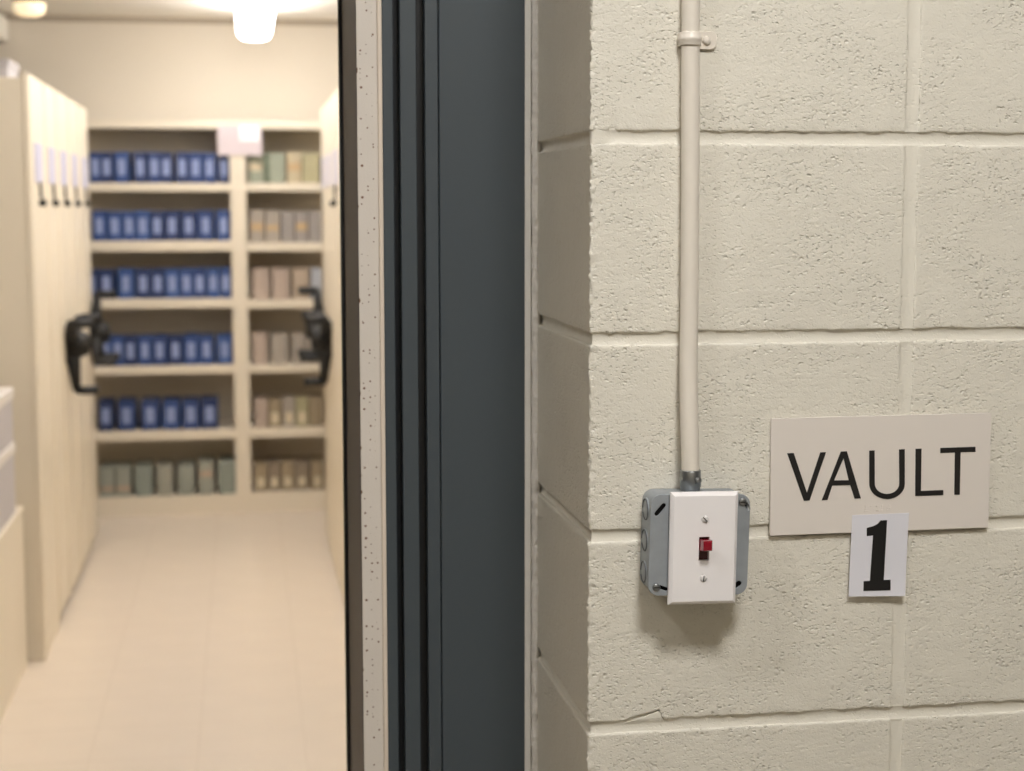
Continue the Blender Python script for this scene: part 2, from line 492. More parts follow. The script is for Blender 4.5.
# overpainted edge and rough caulk bead between frame and block return
strip('painted_edge', 524.9, 530.9, .2985, MT['primer'])
def caulk():
    V, F = [], []
    x0, x1 = fx(531.9, .297), XC+.0035
    nz = 420; n = 8
    for j in range(nz+1):
        z = .80+1.05*j/nz
        for i in range(n+1):
            t = i/n; x = x0+(x1-x0)*t
            b = math.sin(math.pi*t)
            y = .3005 - .0045*b*(1+.5*nse((0, 0, z), 60)+.6*nse((t*.01, 0, z), 190, 2)) - .0012*nse((x, 0, z), 500, 4)
            V.append((x+(.0005*nse((t*.004, 0, z), 90, 7)+.0009*nse((t*.02, 0, z), 240, 8))*(1-t), y, z))
    F = [(j*(n+1)+i, j*(n+1)+i+1, (j+1)*(n+1)+i+1, (j+1)*(n+1)+i) for j in range(nz) for i in range(n)]
    me = bpy.data.meshes.new('caulk_bead'); me.from_pydata(V, [], F); me.update()
    link('caulk_bead', me, MT['caulk'], frame, True)
caulk()
# the other jamb and the head of the same frame
XL = -.72
box('frame_face', XL-.08, XL+.02, .30, YBK, 0, 2.14, MT['slate'], frame, .001, 1)
box('speckled_strip', XL+.02, XL+.06, .318, YBK, 0, 2.14, MT['edge'], frame)
box('frame_head', XL-.08, fx(525.2, .3), .30, YBK, 2.14, 2.24, MT['slate'], frame, .001, 1)

# ------------------------------------------------------------------ rest of the shell
def shell(name, x0, x1, y0, y1, z0, z1, m):
    return tag(box(name, x0, x1, y0, y1, z0, z1, m), kind='structure')
CEIL = 2.52
CEILC = 3.05
shell('wall_entrance', -4.6, XL-.10, 0, .56, 0, CEILC, MT['corwall'])
shell('wall_lintel', XL-.10, XC+.009, 0, .56, 2.24, CEILC, MT['corwall'])
shell('wall_back', -2.6, 2.6, 7.12, 7.22, 0, CEIL, MT['roomwall'])
shell('wall_left', -2.7, -2.6, .56, 7.22, 0, CEIL, MT['roomwall'])
shell('wall_right', 2.6, 2.7, .56, 7.22, 0, CEIL, MT['roomwall'])
shell('wall_corridor', -4.6, 3.6, -2.7, -2.6, 0, CEILC, MT['corwall'])
shell('ceiling', -2.7, 2.7, .56, 7.22, CEIL, CEIL+.1, MT['ceiling'])
shell('ceiling_corridor', -4.6, 3.6, -2.7, .56, CEILC, CEILC+.1, MT['ceiling'])
shell('trim_1', -2.6, 2.6, 7.105, 7.12, CEIL-.028, CEIL, MT['ceiltrim'])
shell('floor_corridor', -4.6, 3.6, -2.7, .56, -.1, -.0, MT['corfloor'])
floor = shell('floor', -2.7, 2.7, .56, 7.22, -.1, -.0012, MT['grout'])
T = .3048
bm = bmesh.new(); add_box(bm, -T/2+.0007, T/2-.0007, -T/2+.0007, T/2-.0007, -.0012, 0, .0004, 1)
bmesh.ops.recalc_face_normals(bm, faces=bm.faces)
tme = bpy.data.meshes.new('tile'); bm.to_mesh(tme); bm.free(); tme.materials.append(MT['tile'])
for i in range(-4, 4):
    for j in range(22):
        share('tile', tme, (.15+T*(i+.5)-T, .56+T*(j+.5)-.0, 0), floor)

# ------------------------------------------------------------------ corridor ceiling light and the added fill light
for cx, cy, hw, lab in CORRIDOR_LIGHTS:
    lt = empty('ceiling_light', (cx, cy, CEILC), lab, 'light', 'corridor ceiling lights')
    box('frame', cx-hw-.03, cx+hw+.03, cy-hw-.03, cy+hw+.03, CEILC-.05, CEILC, MT['plate'], lt, .004)
    box('diffuser', cx-hw, cx+hw, cy-hw, cy+hw, CEILC-.058, CEILC-.045, MT['cor_lamp'], lt, .004)

# ------------------------------------------------------------------ conduit, strap, fitting
box_c = Vector((.4500, 0, 1.2155))     # centre of the box on the wall
cxp = at(690.5, 470, -.02).x
pts = []
for z, y, x in ((3.05, -.0100, at(691, 0, -.01).x), (1.9, -.0100, at(691, 0, -.01).x), (1.74, -.0100, at(690.6, 25, -.01).x), (1.60, -.0100, at(690.3, 170, -.01).x),
                (1.47, -.0102, at(689.4, 300, -.01).x), (1.42, -.0112, at(688.6, 350, -.011).x), (1.385, -.0130, at(688.4, 385, -.013).x), (1.35, -.0160, at(688.9, 418, -.016).x),
                (1.32, -.0185, at(689.8, 446, -.0185).x), (1.30, -.0197, at(690.3, 462, -.0197).x), (1.272, -.0200, cxp)):
    pts.append((x, y, z))
# smooth the run
def dense(pts, n=6):
    out = []
    P = [Vector(p) for p in pts]
    for i in range(len(P)-1):
        p0, p1, p2, p3 = P[max(i-1, 0)], P[i], P[i+1], P[min(i+2, len(P)-1)]
        for k in range(n):
            t = k/n
            out.append(.5*((2*p1)+(p2-p0)*t+(2*p0-5*p1+4*p2-p3)*t*t+(3*p1-p0-3*p2+p3)*t**3))
    out.append(P[-1]); return out
conduit = empty('conduit', (pts[-1][0], -.02, 1.27), 'cream painted metal conduit running down the block wall to the switch box', 'conduit')
tube('pipe', dense(pts), .0092, MT['pipe'], conduit, 24)
fit = lathe('coupling', [(.0098, 0), (.0102, .001), (.0102, .004), (.0109, .0045), (.0109, .0205), (.0104, .0215), (.0094, .0215), (.0094, .0190)], (cxp, -.0200, 1.2680), (0, 0, 1), MT['zinc'], conduit, 28)
lathe('set_screw', [(.0034, 0), (.0034, .0032), (.0026, .0042), (0, .0044)], (cxp+.0045, -.0292, 1.2800), (.35, -.93, 0), MT['zinc'], fit, 14)
# one-hole strap
sp = at(690.3, 39, -.01)
strap = empty('conduit_strap', (sp.x, 0, sp.z), 'cream painted one-hole strap clamping the conduit near the top', 'strap')
def strap_mesh():
    V, F = [], []
    path = []
    r = .0098
    for k in range(15):
        a = math.radians(200 + k*(160/14) ) if False else math.radians(170+190*k/14)
        path.append((sp.x + r*math.cos(a), -.0100 + r*math.sin(a)))
    path = [(path[0][0], -.0005)] + path
    path += [(sp.x+r+.0004, -.004), (sp.x+r+.0025, -.0022), (sp.x+r+.0145, -.0020)]
    m = len(path); rows = [-.0065, -.0055, -.0022, -.0012, .0012, .0022, .0055, .0065]
    offs = [0, .0005, .0005, .0014, .0014, .0005, .0005, 0]
    for dz, of in zip(rows, offs):
        for i, (x, y) in enumerate(path):
            a = path[max(i-1, 0)]; b = path[min(i+1, m-1)]
            tx, ty = b[0]-a[0], b[1]-a[1]; l = math.hypot(tx, ty) or 1
            ln = 1 if i < m-3 else .4
            zz = dz
            if i == m-1: zz = dz*.55; 
            V.append((x+ty/l*of*ln, y-tx/l*of*ln, sp.z+zz))
    n = len(rows)
    for j in range(n-1):
        for i in range(m-1): F.append((j*m+i, j*m+i+1, (j+1)*m+i+1, (j+1)*m+i))
    me = bpy.data.meshes.new('band'); me.from_pydata(V, [], F); me.update()
    o = link('band', me, MT['pipe'], strap, True)
    md = o.modifiers.new('thick', 'SOLIDIFY'); md.thickness = .0012; md.offset = 0
strap_mesh()
lathe('screw', [(.0048, 0), (.0048, .0012), (.0040, .0026), (.0024, .0036), (0, .0040)], (sp.x+.0188, -.0026, sp.z-.0006), (0, -1, 0), MT['pipe'], strap, 18)
flat_shape('ear', [rrect(.0220, .0168, .0055, 5)], .0028, MT['pipe'], strap, lambda u, v, h: Vector((sp.x+.0178+u, -.0006-h, sp.z-.0004+v)), .0006)

# ------------------------------------------------------------------ switch box
RA = math.radians(-.85)
RB = math.radians(-1.4)
def bf(y0, c=box_c):
    """frame on the wall: u right, v up, h out of the wall starting at y0; turned a little clockwise"""
    def f(u, v, h):
        return Vector((c.x + u*math.cos(RB) - v*math.sin(RB), y0 - h, c.z + u*math.sin(RB) + v*math.cos(RB)))
    return f
sb = empty('switch_box', (box_c.x, 0, box_c.z-.05), 'square galvanised steel switch box mounted on the block wall', 'electrical box')
flat_shape('body', [rrect(.1016, .1016, .011), rrect(.0986, .0986, .010)], .0375, MT['galv'], sb, bf(-.0005), .0003)
flat_shape('back', [rrect(.0990, .0990, .010)], .0015, MT['galv'], sb, bf(-.0005))
cover = flat_shape('cover', [rrect(.1030, .1030, .0105, 6),
                    slot(-.0420, .0365, .0165, .0054, 50), slot(.0405, -.0420, .0125, .0062, 32),
                    slot(-.0365, -.0440, .0120, .0044, -20), slot(.0480, .0405, .0130, .0042, -60)], .0018, MT['galv'], sb, bf(-.0385), .0004)
flat_shape('hollow', [rrect(.0980, .0980, .010)], .001, MT['dark'], sb, bf(-.0340))
# recessed ring for the device in the centre of the cover
flat_shape('device_ring', [rrect(.062, .098, .004)], .0030, MT['galv'], sb, bf(-.0400), .0006)
f = bf(-.0402)
for u, v in ((-.0435, -.0430), (.0435, .0440)):
    s = lathe('screw', [(.0041, 0), (.0041, .0014), (.0030, .0024), (0, .0026)], f(u, v, 0), (0, -1, 0), MT['zinc'], sb, 16)
    c = f(u, v, .0022); box('screw_slot', c.x-.0030, c.x+.0030, c.y-.0006, c.y+.0006, c.z-.0005, c.z+.0005, MT['dark'], s)
# knockouts on the visible left side
f = bf(0)
for v in (.0330, .0010, -.0320):
    c = f(-.0508, v, .0185)
    ko = lathe('knockout', [(.0118, -.0006), (.0118, .0010), (.0108, .0012), (.0104, .0004), (.0100, .0004), (.0096, .0011), (0, .0011)], c, (-1, 0, 0), MT['galv'], sb, 24)
    bm = bmesh.new()
    ring = [(c.x-.0011, c.y+.0106*math.cos(a*math.pi/14), c.z+.0106*math.sin(a*math.pi/14)) for a in range(27)]
    add_tube(bm, ring, .0007, 6); bm_done(bm, 'knockout_groove', MT['groove'], ko, True)

# wall plate with its toggle
pc = Vector((.4524, -.0430, 1.2132))
def pf(u, v, h): return Vector((pc.x + u*math.cos(RA) - v*math.sin(RA), pc.y - h, pc.z + u*math.sin(RA) + v*math.cos(RA)))
plate = empty('switch_plate', (pc.x, -.043, pc.z-.0575), 'white plastic toggle switch plate with a red lit toggle', 'switch')
bm = bmesh.new()
def loop(w_, h_, d_, cy_=0):
    return [bm.verts.new(pf(sx*w_/2, cy_+sy*h_/2, d_)) for sx, sy in ((-1, -1), (1, -1), (1, 1), (-1, 1))]
SL = (.0104, .0240)
Ls = [loop(.0706, .1152, 0), loop(.0706, .1152, .0022), loop(.0700, .1146, .0031), loop(.0645, .1090, .0058), loop(.0632, .1077, .0062),
      loop(SL[0]+.0008, SL[1]+.0008, .0062, 0), loop(SL[0], SL[1], .0058, 0), loop(SL[0], SL[1], .0004, 0)]
for A, B in zip(Ls, Ls[1:]):
    for k in range(4): bm.faces.new((A[k], A[(k+1) % 4], B[(k+1) % 4], B[k]))
bm_done(bm, 'face_plate', MT['plate'], plate)
c = pf(0, 0, 0)
box('slot_liner', c.x-.0056, c.x+.0056, c.y-.0012, c.y+.0002, c.z-.0124, c.z+.0124, MT['dark'], plate)
for v in (.0302, -.0302):
    s = lathe('screw', [(.0037, -.0008), (.0037, .0002), (.0030, .0011), (.0016, .0016), (0, .0017)], pf(0, v, .0062), (0, -1, 0), MT['screw'], plate, 20)
    bm = bmesh.new(); q = pf(0, v, .0062)
    add_box(bm, -.0031, .0031, -.0018, -.0004, -.00045, .00045)
    bmesh.ops.rotate(bm, verts=bm.verts, matrix=Matrix.Rotation(math.radians(48 if v > 0 else 96), 3, 'Y'))
    bmesh.ops.translate(bm, verts=bm.verts, vec=q); bm_done(bm, 'screw_slot', MT['bronze'], s)
bm = bmesh.new()
def trect(cu, cv, w_, h_, d_): return [bm.verts.new(pf(cu+sx*w_/2, cv+sy*h_/2, d_)) for sx, sy in ((-1, -1), (1, -1), (1, 1), (-1, 1))]
Ls = [trect(0, .0030, .0090, .0120, .0008), trect(.0002, .0044, .0094, .0112, .0070), trect(.0003, .0052, .0096, .0108, .0150), trect(.0003, .0055, .0092, .0102, .0185), trect(.0003, .0056, .0076, .0086, .0197)]
for A, B in zip(Ls, Ls[1:]):
    for k in range(4): bm.faces.new((A[k], A[(k+1) % 4], B[(k+1) % 4], B[k]))
bm.faces.new(Ls[-1]); bm.faces.new(Ls[0])
bm_done(bm, 'toggle', MT['red'], plate)
c = pf(0, -.0065, .0016); box('toggle_well', c.x-.0046, c.x+.0046, c.y-.0012, c.y+.0012, c.z-.0046, c.z+.0046, mat('dark_red_plastic', (64, 8, 16), .3), plate, .0004)

# ------------------------------------------------------------------ VAULT sign
YS = -.0050
cr = [at(x, y, YS) for x, y in ((771, 419), (991, 413), (988, 527.3), (771, 535.3))]
sc0 = (cr[0]+cr[1]+cr[2]+cr[3])/4
sw = ((cr[1]-cr[0]).length+(cr[2]-cr[3]).length)/2; sh = ((cr[0]-cr[3]).length+(cr[1]-cr[2]).length)/2
sa = math.atan2((cr[1]-cr[0]).z+(cr[2]-cr[3]).z, (cr[1]-cr[0]).x+(cr[2]-cr[3]).x)
def sf(u, v, h): return Vector((sc0.x+u*math.cos(sa)-v*math.sin(sa), YS+.0030-h, sc0.z+u*math.sin(sa)+v*math.cos(sa)))
sign = empty('wall_sign', (sc0.x, -.003, sc0.z-sh/2), 'off-white rectangular wall sign reading VAULT in black letters', 'sign')
flat_shape('panel', [rrect(sw, sh, .0008, 2)], .0032, MT['sign'], sign, sf, .0004)
bx = flat_shape('mounting_tape', [rrect(sw*.8, sh*.7, .002, 2)], .0030, MT['dark'], sign, lambda u, v, h: sf(u, v, h-.0029))
def crop(pt):   # measured letter outline -> sign plane
    q = at(750+pt[0]/3.351, 390+pt[1]/3.351, YS)
    d = q-sc0
    return (d.x*math.cos(sa)+d.z*math.sin(sa), -d.x*math.sin(sa)+d.z*math.cos(sa))
def arc_pts(cx_, cy_, rx, ry, a0, a1, n=10):
    return [(cx_+rx*math.cos(math.radians(a0+(a1-a0)*k/n)), cy_+ry*math.sin(math.radians(a0+(a1-a0)*k/n))) for k in range(n+1)]
LET = {
 'V': [[(124, 212), (146, 211), (190, 344), (235, 209), (254, 208), (199, 370), (180, 371)]],
 'A': [[(240, 369), (304, 206), (324, 205), (371, 363), (350, 364), (335, 318), (275, 320), (259, 368)], [(281, 303), (330, 302), (313, 228)]],
 'U': [[(399, 203), (417, 202)] + arc_pts(458.5, 314, 41, 34, 180, 0, 14)[:] + [(499, 199), (518, 198)] + arc_pts(458.5, 314, 59.5, 51, 0, 180, 16)],
 'L': [[(554, 197), (574, 196), (572, 338), (647, 335), (647, 352), (553, 355)]],
 'T': [[(637, 194), (755, 190), (755, 207), (705, 208), (702, 350), (684, 351), (686, 209), (637, 211)]],
}
for k, loops in LET.items():
    flat_shape('letter_'+k.lower(), [[crop(q) for q in L] for L in loops], .0006, MT['ink'], sign, lambda u, v, h: sf(u, v, h+.0031))
# raised dots under the word
bm = bmesh.new()
cells = ['1236', '1', '136', '123', '2345']
b0 = crop((386, 405))
for i, cell in enumerate(cells):
    for d in cell:
        d = int(d)-1
        u = b0[0]+.0062*i+(.0024 if d > 2 else 0); v = b0[1]+.0048-.0024*(d % 3)
        add_lathe(bm, [(.0009, 0), (.0007, .0005), (0, .0008)], sf(u, v, .0031), (0, -1, 0), 8)
tag(bm_done(bm, 'braille', MT['sign'], sign, True), 'row of small raised dots')

# number card stuck over the lower edge of the sign
YC = -.0060
cc = [at(750+x/3.351, 390+y/3.351, YC) for x, y in ((343, 420), (533, 412), (518, 689), (330, 692))]
card = empty('number_card', tuple((cc[2]+cc[3])/2), 'pale lilac-white card with a bold black 1 below the VAULT lettering', 'card')
def card_pt(s, t, h):
    a = cc[0].lerp(cc[1], s); b = cc[3].lerp(cc[2], s); q = a.lerp(b, t)
    curl = .0016*max(0, t-.55)**2*6*(.3+.7*s)
    return Vector((q.x, YC-h-curl+.0006, q.z))
bm = bmesh.new()
n = 12
for h in (0, .0005):
    g = [[bm.verts.new(card_pt(i/n, j/n, h)) for i in range(n+1)] for j in range(n+1)]
    for j in range(n):
        for i in range(n): bm.faces.new((g[j][i], g[j][i+1], g[j+1][i+1], g[j+1][i]))
    if h == 0: g0 = g
for e in range(n):
    for a, b, c, d in ((g0[0][e], g0[0][e+1], g[0][e+1], g[0][e]), (g0[n][e], g0[n][e+1], g[n][e+1], g[n][e]),
                       (g0[e][0], g0[e+1][0], g[e+1][0], g[e][0]), (g0[e][n], g0[e+1][n], g[e+1][n], g[e][n])):
        bm.faces.new((a, b, c, d))
bm_done(bm, 'sheet', MT['card'], card, False)
ONE = [(391, 462), (413, 456), (428, 448), (437, 437), (459, 436), (447, 636), (470, 635), (469, 670), (379, 673), (380, 640), (401, 639), (412, 487), (391, 489)]
def inv_card(x, y):
    # bilinear inverse by a few Newton steps in the measured crop
    A, B, Cc, D = Vector((343, 420)), Vector((533, 412)), Vector((518, 689)), Vector((330, 692))
    s = t = .5
    for _ in range(12):
        P = (A*(1-s)+B*s)*(1-t)+(D*(1-s)+Cc*s)*t
        ds = (B-A)*(1-t)+(Cc-D)*t; dt = (D*(1-s)+Cc*s)-(A*(1-s)+B*s)
        r = Vector((x, y))-P; det = ds.x*dt.y-ds.y*dt.x
        s += (r.x*dt.y-r.y*dt.x)/det; t += (ds.x*r.y-ds.y*r.x)/det
    return s, t
st = [inv_card(*q) for q in ONE]
# the numeral follows the card's curl: slice it into bands
def fr_card(u, v, h): return card_pt(u, v, .0005+h)
flat_shape('numeral', [st], .0004, MT['cardink'], card, fr_card)

# ------------------------------------------------------------------ inside the vault: bookcases
YF = 6.75
def bookcase(x0, x1, label, shelves):
    b = empty('bookcase', ((x0+x1)/2, YF+.17, 0), label, 'bookcase', 'bookcases at the end of the aisle')
    W = .0385; D = 7.09
    box('upright', x0, x0+W, YF, D, 0, 1.985, MT['shelf'], b, .002, 1)
    box('upright', x1-W, x1, YF, D, 0, 1.985, MT['shelf'], b, .002, 1)
    box('back_panel', x0+W, x1-W, D-.012, D, 0, 1.985, MT['shelfback'], b)
    box('top_panel', x0+W, x1-W, YF, D-.012, 1.943, 1.985, MT['shelf'], b)
    for zt, zb in shelves: box('shelf', x0+W, x1-W, YF+.004, D-.012, zb, zt, MT['shelf'], b)
    box('kick_plate', x0+W, x1-W, YF+.002, YF+.02, 0, .055, MT['shelf'], b)
    return b
ZL = [(1.6734, 1.634), (1.3869, 1.3373), (1.0982, 1.0532), (.7621, .7218), (.4332, .3875), (.0965, .0560)]
ZR = [(1.6744, 1.6345), (1.3744, 1.3342), (1.0872, 1.0467), (.7571, .7214), (.4345, .3882), (.1040, .0560)]
XM = -.023
bookcase(XM-.955, XM, 'cream steel bookcase of blue box files left of the centre post', ZL)
bookcase(XM, XM+.955, 'cream steel bookcase of drab grey and tan volumes right of centre', ZR)

SH = ['top', 'second', 'third', 'fourth', 'fifth', 'bottom']
def mid_y(z): return z
BLUES = [mat('blue_board_%d' % i, c, .45, var=.05) for i, c in enumerate([(44, 72, 128), (38, 62, 114), (50, 80, 136), (30, 50, 96)])]
MT['spine'] = mat('spine_label', (134, 148, 190), .6, var=.05)
YV = YF+.035
def volume(name, xa, xb, z0, h, m, label, cat, group, depth=.21, band=None, lab=None):
    z0 += .0008
    bm = bmesh.new(); add_box(bm, xa, xb, YV, YV+depth, z0, z0+h, .0035, 2)
    o = bm_done(bm, name, m)
    tag(o, label, cat, group)
    if lab:
        lw, lz0, lz1, lm = lab; c = (xa+xb)/2
        flat_shape('spine_label', [rrect(lw, lz1-lz0, .006, 3, 0, 0)], .0014, lm, o, lambda u, v, hh: Vector((c+u, YV+.0004-hh, z0+(lz0+lz1)/2+v)))
    if band:
        b0_, b1_, bmt = band
        box('spine_band', xa+.004, xb-.004, YV-.0010, YV+.0004, z0+b0_, z0+b1_, bmt, o)
    return o
rowsL = [  # label centres (px), reading rows top to bottom
 ([94.9, 106.6, 121.7, 139.9, 154.1, 166.3, 182.1, 195.6, 209.6, 223.6], 152.0, 166),
 ([99.3, 114.5, 129.0, 142.7, 157.0, 172.0, 188.6, 205.7, 223.3], 211.0, 226),
 ([106.3, 125.9, 143.0, 157.9, 172.3, 186.3, 199.6, 213.1, 225.7], 269.0, 284),
 ([105.0, 117.7, 130.4, 144.8, 159.7, 175.4, 191.2, 206.4, 224.5], 336.0, 350),
 ([105.7, 126.4, 150.0, 171.0, 190.7, 209.6], 400.5, 415)]
rng = random.Random(3)
for r, (cs, ytop, ymid) in enumerate(rowsL):
    xs = [at(c, ymid, YV).x for c in cs]
    z0 = ZL[r][0]; h = at(160, ytop, YV).z - z0
    if r in (2, 3): xs = [at(91 if r == 2 else 92, ymid, YV).x] + xs
    left_hidden = r in (2, 3)
    for i, x in enumerate(xs):
        if r < 4:
            lft = (xs[i-1]+x)/2 if i else x-.037
            rgt = (x+xs[i+1])/2 if i+1 < len(xs) else min(x+.041, -.066)
            wd = min(x-lft, rgt-x, .041)-.0012
        else: wd = .043
        if i == 0: wd = min(wd, .034)
        hh = h*rng.uniform(.97, 1.02)
        vis = i - (1 if left_hidden else 0)
        if left_hidden and i == 0: lab_ = 'leftmost blue box file on the %s shelf, half hidden by the black crank' % SH[r]
        else: lab_ = 'blue box file with pale spine label, %s from the centre post, %s shelf' % (['next to', 'second', 'third', 'fourth', 'fifth', 'sixth', 'seventh', 'eighth', 'ninth', 'tenth'][len(xs)-1-i] if i < len(xs)-1 else 'first', SH[r])
        volume('box_file', x-wd, x+wd, z0, hh, BLUES[rng.randrange(4)] if r < 4 else BLUES[rng.choice((1, 3, 0))], lab_, 'box file', 'blue box files',
               lab=(.036 if r < 4 else .044, h*.24, h*.76, MT['spine']))
# lowest left row: grey-green ledgers
GG = [mat('ledger_cloth_%d' % i, c, .6, var=.08) for i, c in enumerate([(146, 150, 140), (150, 153, 142), (140, 147, 138), (154, 154, 142)])]
MT['pinkband'] = mat('faded_band', (178, 156, 136), .6, var=.05)
led = [(99.5, 114.5), (116, 131), (135, 152), (157, 172.5), (178, 194), (199, 213.5), (218.5, 235.5)]
for i, (a, b) in enumerate(led):
    z0 = ZL[5][0]; h = at(160, 466 if i < 5 else 463, YV).z-z0
    volume('ledger', at(a, 480, YV).x, at(b, 480, YV).x, z0, h, GG[i % 4],
           'grey-green ledger, %s from left along the bottom shelf under the blue files' % ORD[i], 'ledger', 'grey-green ledgers',
           band=((.03, .055, MT['pinkband']) if i < 2 else (.09, .12, MT['pinkband']) if i == 5 else None))
# right bookcase
RC = lambda c, n: mat('cloth_'+n, c, .65, var=.1, vscale=40)
PAL = {'g': RC((148, 154, 138), 'sage'), 'd': RC((112, 122, 104), 'dull_green'), 'y': RC((182, 170, 142), 'straw'), 'k': RC((166, 160, 128), 'olive_buff'),
       's': RC((158, 150, 140), 'stone'), 'm': RC((148, 142, 138), 'grey'), 'o': RC((170, 155, 138), 'tan'), 'p': RC((176, 160, 148), 'rose_buff'),
       'b': RC((172, 176, 184), 'blue_grey'), 't': RC((150, 136, 112), 'brown_buff'), 'u': RC((136, 124, 108), 'umber')}
PN = {'g': 'sage green', 'd': 'dull green', 'y': 'straw coloured', 'k': 'olive buff', 's': 'stone grey', 'm': 'grey', 'o': 'tan', 'p': 'rose buff', 'b': 'blue-grey', 't': 'brown buff', 'u': 'umber'}
MT['palelabel'] = mat('pale_label', (206, 194, 168), .6, var=.06)
MT['orange'] = mat('orange_title', (184, 158, 122), .6, var=.06)
rowsR = [
 (120, [(248.8, 263, 'g'), (264, 269, 'd'), (269.5, 285, 'g'), (287, 301.5, 'y'), (302.5, 320, 'k')], 152.4, 166),
 (120, [(250, 264, 's'), (265.5, 279.5, 's'), (281, 294, 'm'), (295, 308, 'm'), (309, 321.5, 'm')], 211, 226),
 (250, [(253, 268.5, 'p'), (272, 289, 'p'), (292.5, 309, 'o'), (311.5, 322, 'b')], 268.4, 284),
 (250, [(253, 267, 'p'), (271, 288, 's'), (292, 305, 's'), (306.5, 322, 's')], 334, 350),
 (380, [(255, 267.5, 'p'), (268.5, 281.5, 't'), (283, 295, 's'), (296, 308, 'k'), (309, 322, 't')], 398.4, 412),
 (380, [(254, 267.5, 't'), (268.5, 280, 'u'), (281, 294, 't'), (295, 309, 'u'), (311, 324, 't')], 462, 478)]
for r, (_, items, yt, ym) in enumerate(rowsR):
    z0 = ZR[r][0]; h = at(285, yt, YV).z-z0
    for i, (a, b, k) in enumerate(items):
        lab = None; band = None
        if r == 5: lab = (.036, .02, .07, MT['palelabel'])
        if r == 4 and i in (1, 2, 3): lab = (.04, .02, .075, MT['palelabel'])
        if r in (0, 1) and i in (0, 3): band = (.06, .10, MT['orange'] if (r, i) != (0, 0) else MT['palelabel'])
        if r == 1 and i == 1: band = (.06, .09, MT['orange'])
        volume('bound_volume', at(a, ym, YV).x, at(b, ym, YV).x, z0, h*rng.uniform(.96, 1.02), PAL[k],
               '%s volume, %s from the centre post, %s shelf of the right bookcase' % (PN[k], ORD[i], SH[r]), 'book', 'drab volumes on the right', lab=lab, band=band)

# paper notice over the centre post
q0 = at(218, 155, YF-.004); q1 = at(261.5, 125.5, YF-.004)
nt_ = empty('paper_notice', ((q0.x+q1.x)/2, YF-.004, q0.z), 'white paper notice taped over the centre post of the bookcases', 'notice')
box('sheet', q0.x, q1.x, YF-.004, YF-.001, q0.z, q1.z, MT['pinkpaper'], nt_)
q2 = at(239.5, 141, YF-.007); q3 = at(259, 125.8, YF-.007)
box('upper_sheet', q2.x, q3.x, YF-.0062, YF-.0041, q2.z, q3.z, MT['paper'], nt_)

# ------------------------------------------------------------------ mobile shelving carriages
def crank(parent, X, Y, z, sgn, angs, L=.150, reach=.03, grip=.085):
    """three-armed crank on an end panel; its axis points into the aisle (sgn = +1 for the left bank)"""
    h = empty('crank', (X, Y, z)); h.parent = parent; h.location = Vector((X, Y, z))-wloc(parent)
    box('hub_plate', min(X, X+sgn*.012), max(X, X+sgn*.012), Y-.05, Y+.05, z-.075, z+.075, MT['handle'], h, .003)
    lathe('hub', [(.052, 0), (.052, .05), (.040, .075), (0, .078)], (X+sgn*.01, Y, z), (sgn, 0, 0), MT['handle'], h, 18)
    for a in angs:
        a = math.radians(a)
        tip = Vector((X+sgn*(reach+.022), Y+L*math.cos(a), z+L*math.sin(a)))
        tube('arm', [(X+sgn*(reach+.008), Y, z), tuple(tip)], [.034, .017], MT['handle'], h, 10)
        tube('grip', [tuple(tip-Vector((sgn*.008, 0, 0))), tuple(tip+Vector((sgn*.02, 0, 0))), tuple(tip+Vector((sgn*grip, 0, 0)))], [.014, .018, .018], MT['handle'], h, 12)
def carriage(x_face, x_far, y0, y1, label, group, card=True, crk=None, knob=True, toe=.030):
    sg = 1 if x_far < x_face else -1
    Y = (y0+y1)/2
    c = empty('shelving_carriage', ((x_face+x_far)/2, Y, 0), label, 'mobile shelving', group)
    def bx(name, xa, xb, *a, **k): return box(name, min(xa, xb), max(xa, xb), *a, **k)
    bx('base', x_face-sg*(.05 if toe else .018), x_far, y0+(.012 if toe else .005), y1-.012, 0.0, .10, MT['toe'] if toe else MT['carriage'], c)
    bx('body', x_face-sg*.018, x_far, y0+.004, y1-.004, .10, 1.985, MT['carriage'], c, .003, 1)
    bx('end_panel', x_face, x_face-sg*.018, y0+.001, y1-.001, toe, 2.0, MT['carriage'], c, .003, 1)
    bx('edge_trim', x_face+sg*.004, x_face-sg*.002, y0+.004, y0+.028, .03, 1.996, MT['carriage'], c, .001, 1)
    if card:
        hc = bx('label_holder', x_face, x_face+sg*.006, Y-.095, Y+.095, 1.640, 1.775, MT['lilac'], c, .001, 1)
        if knob:
            tube('lock_rod', [(x_face+sg*.006, Y, 1.640), (x_face+sg*.008, Y, 1.585)], .005, MT['handle'], c, 8)
            lathe('lock_knob', [(.009, 0), (.013, .008), (.013, .02), (.007, .026), (0, .026)], (x_face, Y, 1.570), (sg, 0, 0), MT['handle'], c, 14)
    if crk: crank(c, x_face, crk[0], crk[1], sg, crk[2], *crk[3:])
    return c
XLc, XRc = -.70, .36
edges = [4.09, 4.53, 4.90, 5.34, 5.77, 6.22]
WH = ['nearest the door, beside the low cabinet', 'second from the door', 'third from the door', 'fourth from the door', 'farthest in, beside the blue files']
for i in range(5):
    ck = None
    if i == 2: ck = (5.06, 1.015, (150, 270, 30), .185, .012)
    if i == 4: ck = (6.08, .985, (90, 225, 315), .175, .012)
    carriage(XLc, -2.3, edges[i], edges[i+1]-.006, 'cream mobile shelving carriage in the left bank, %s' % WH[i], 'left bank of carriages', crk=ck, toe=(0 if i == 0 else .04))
edR = [3.6, 4.1, 4.6, 5.1, 5.57, 6.05]
WR = ['nearest the door frame', 'second from the door frame', 'third from the door frame', 'fourth from the door frame', 'farthest in beside the drab volumes']
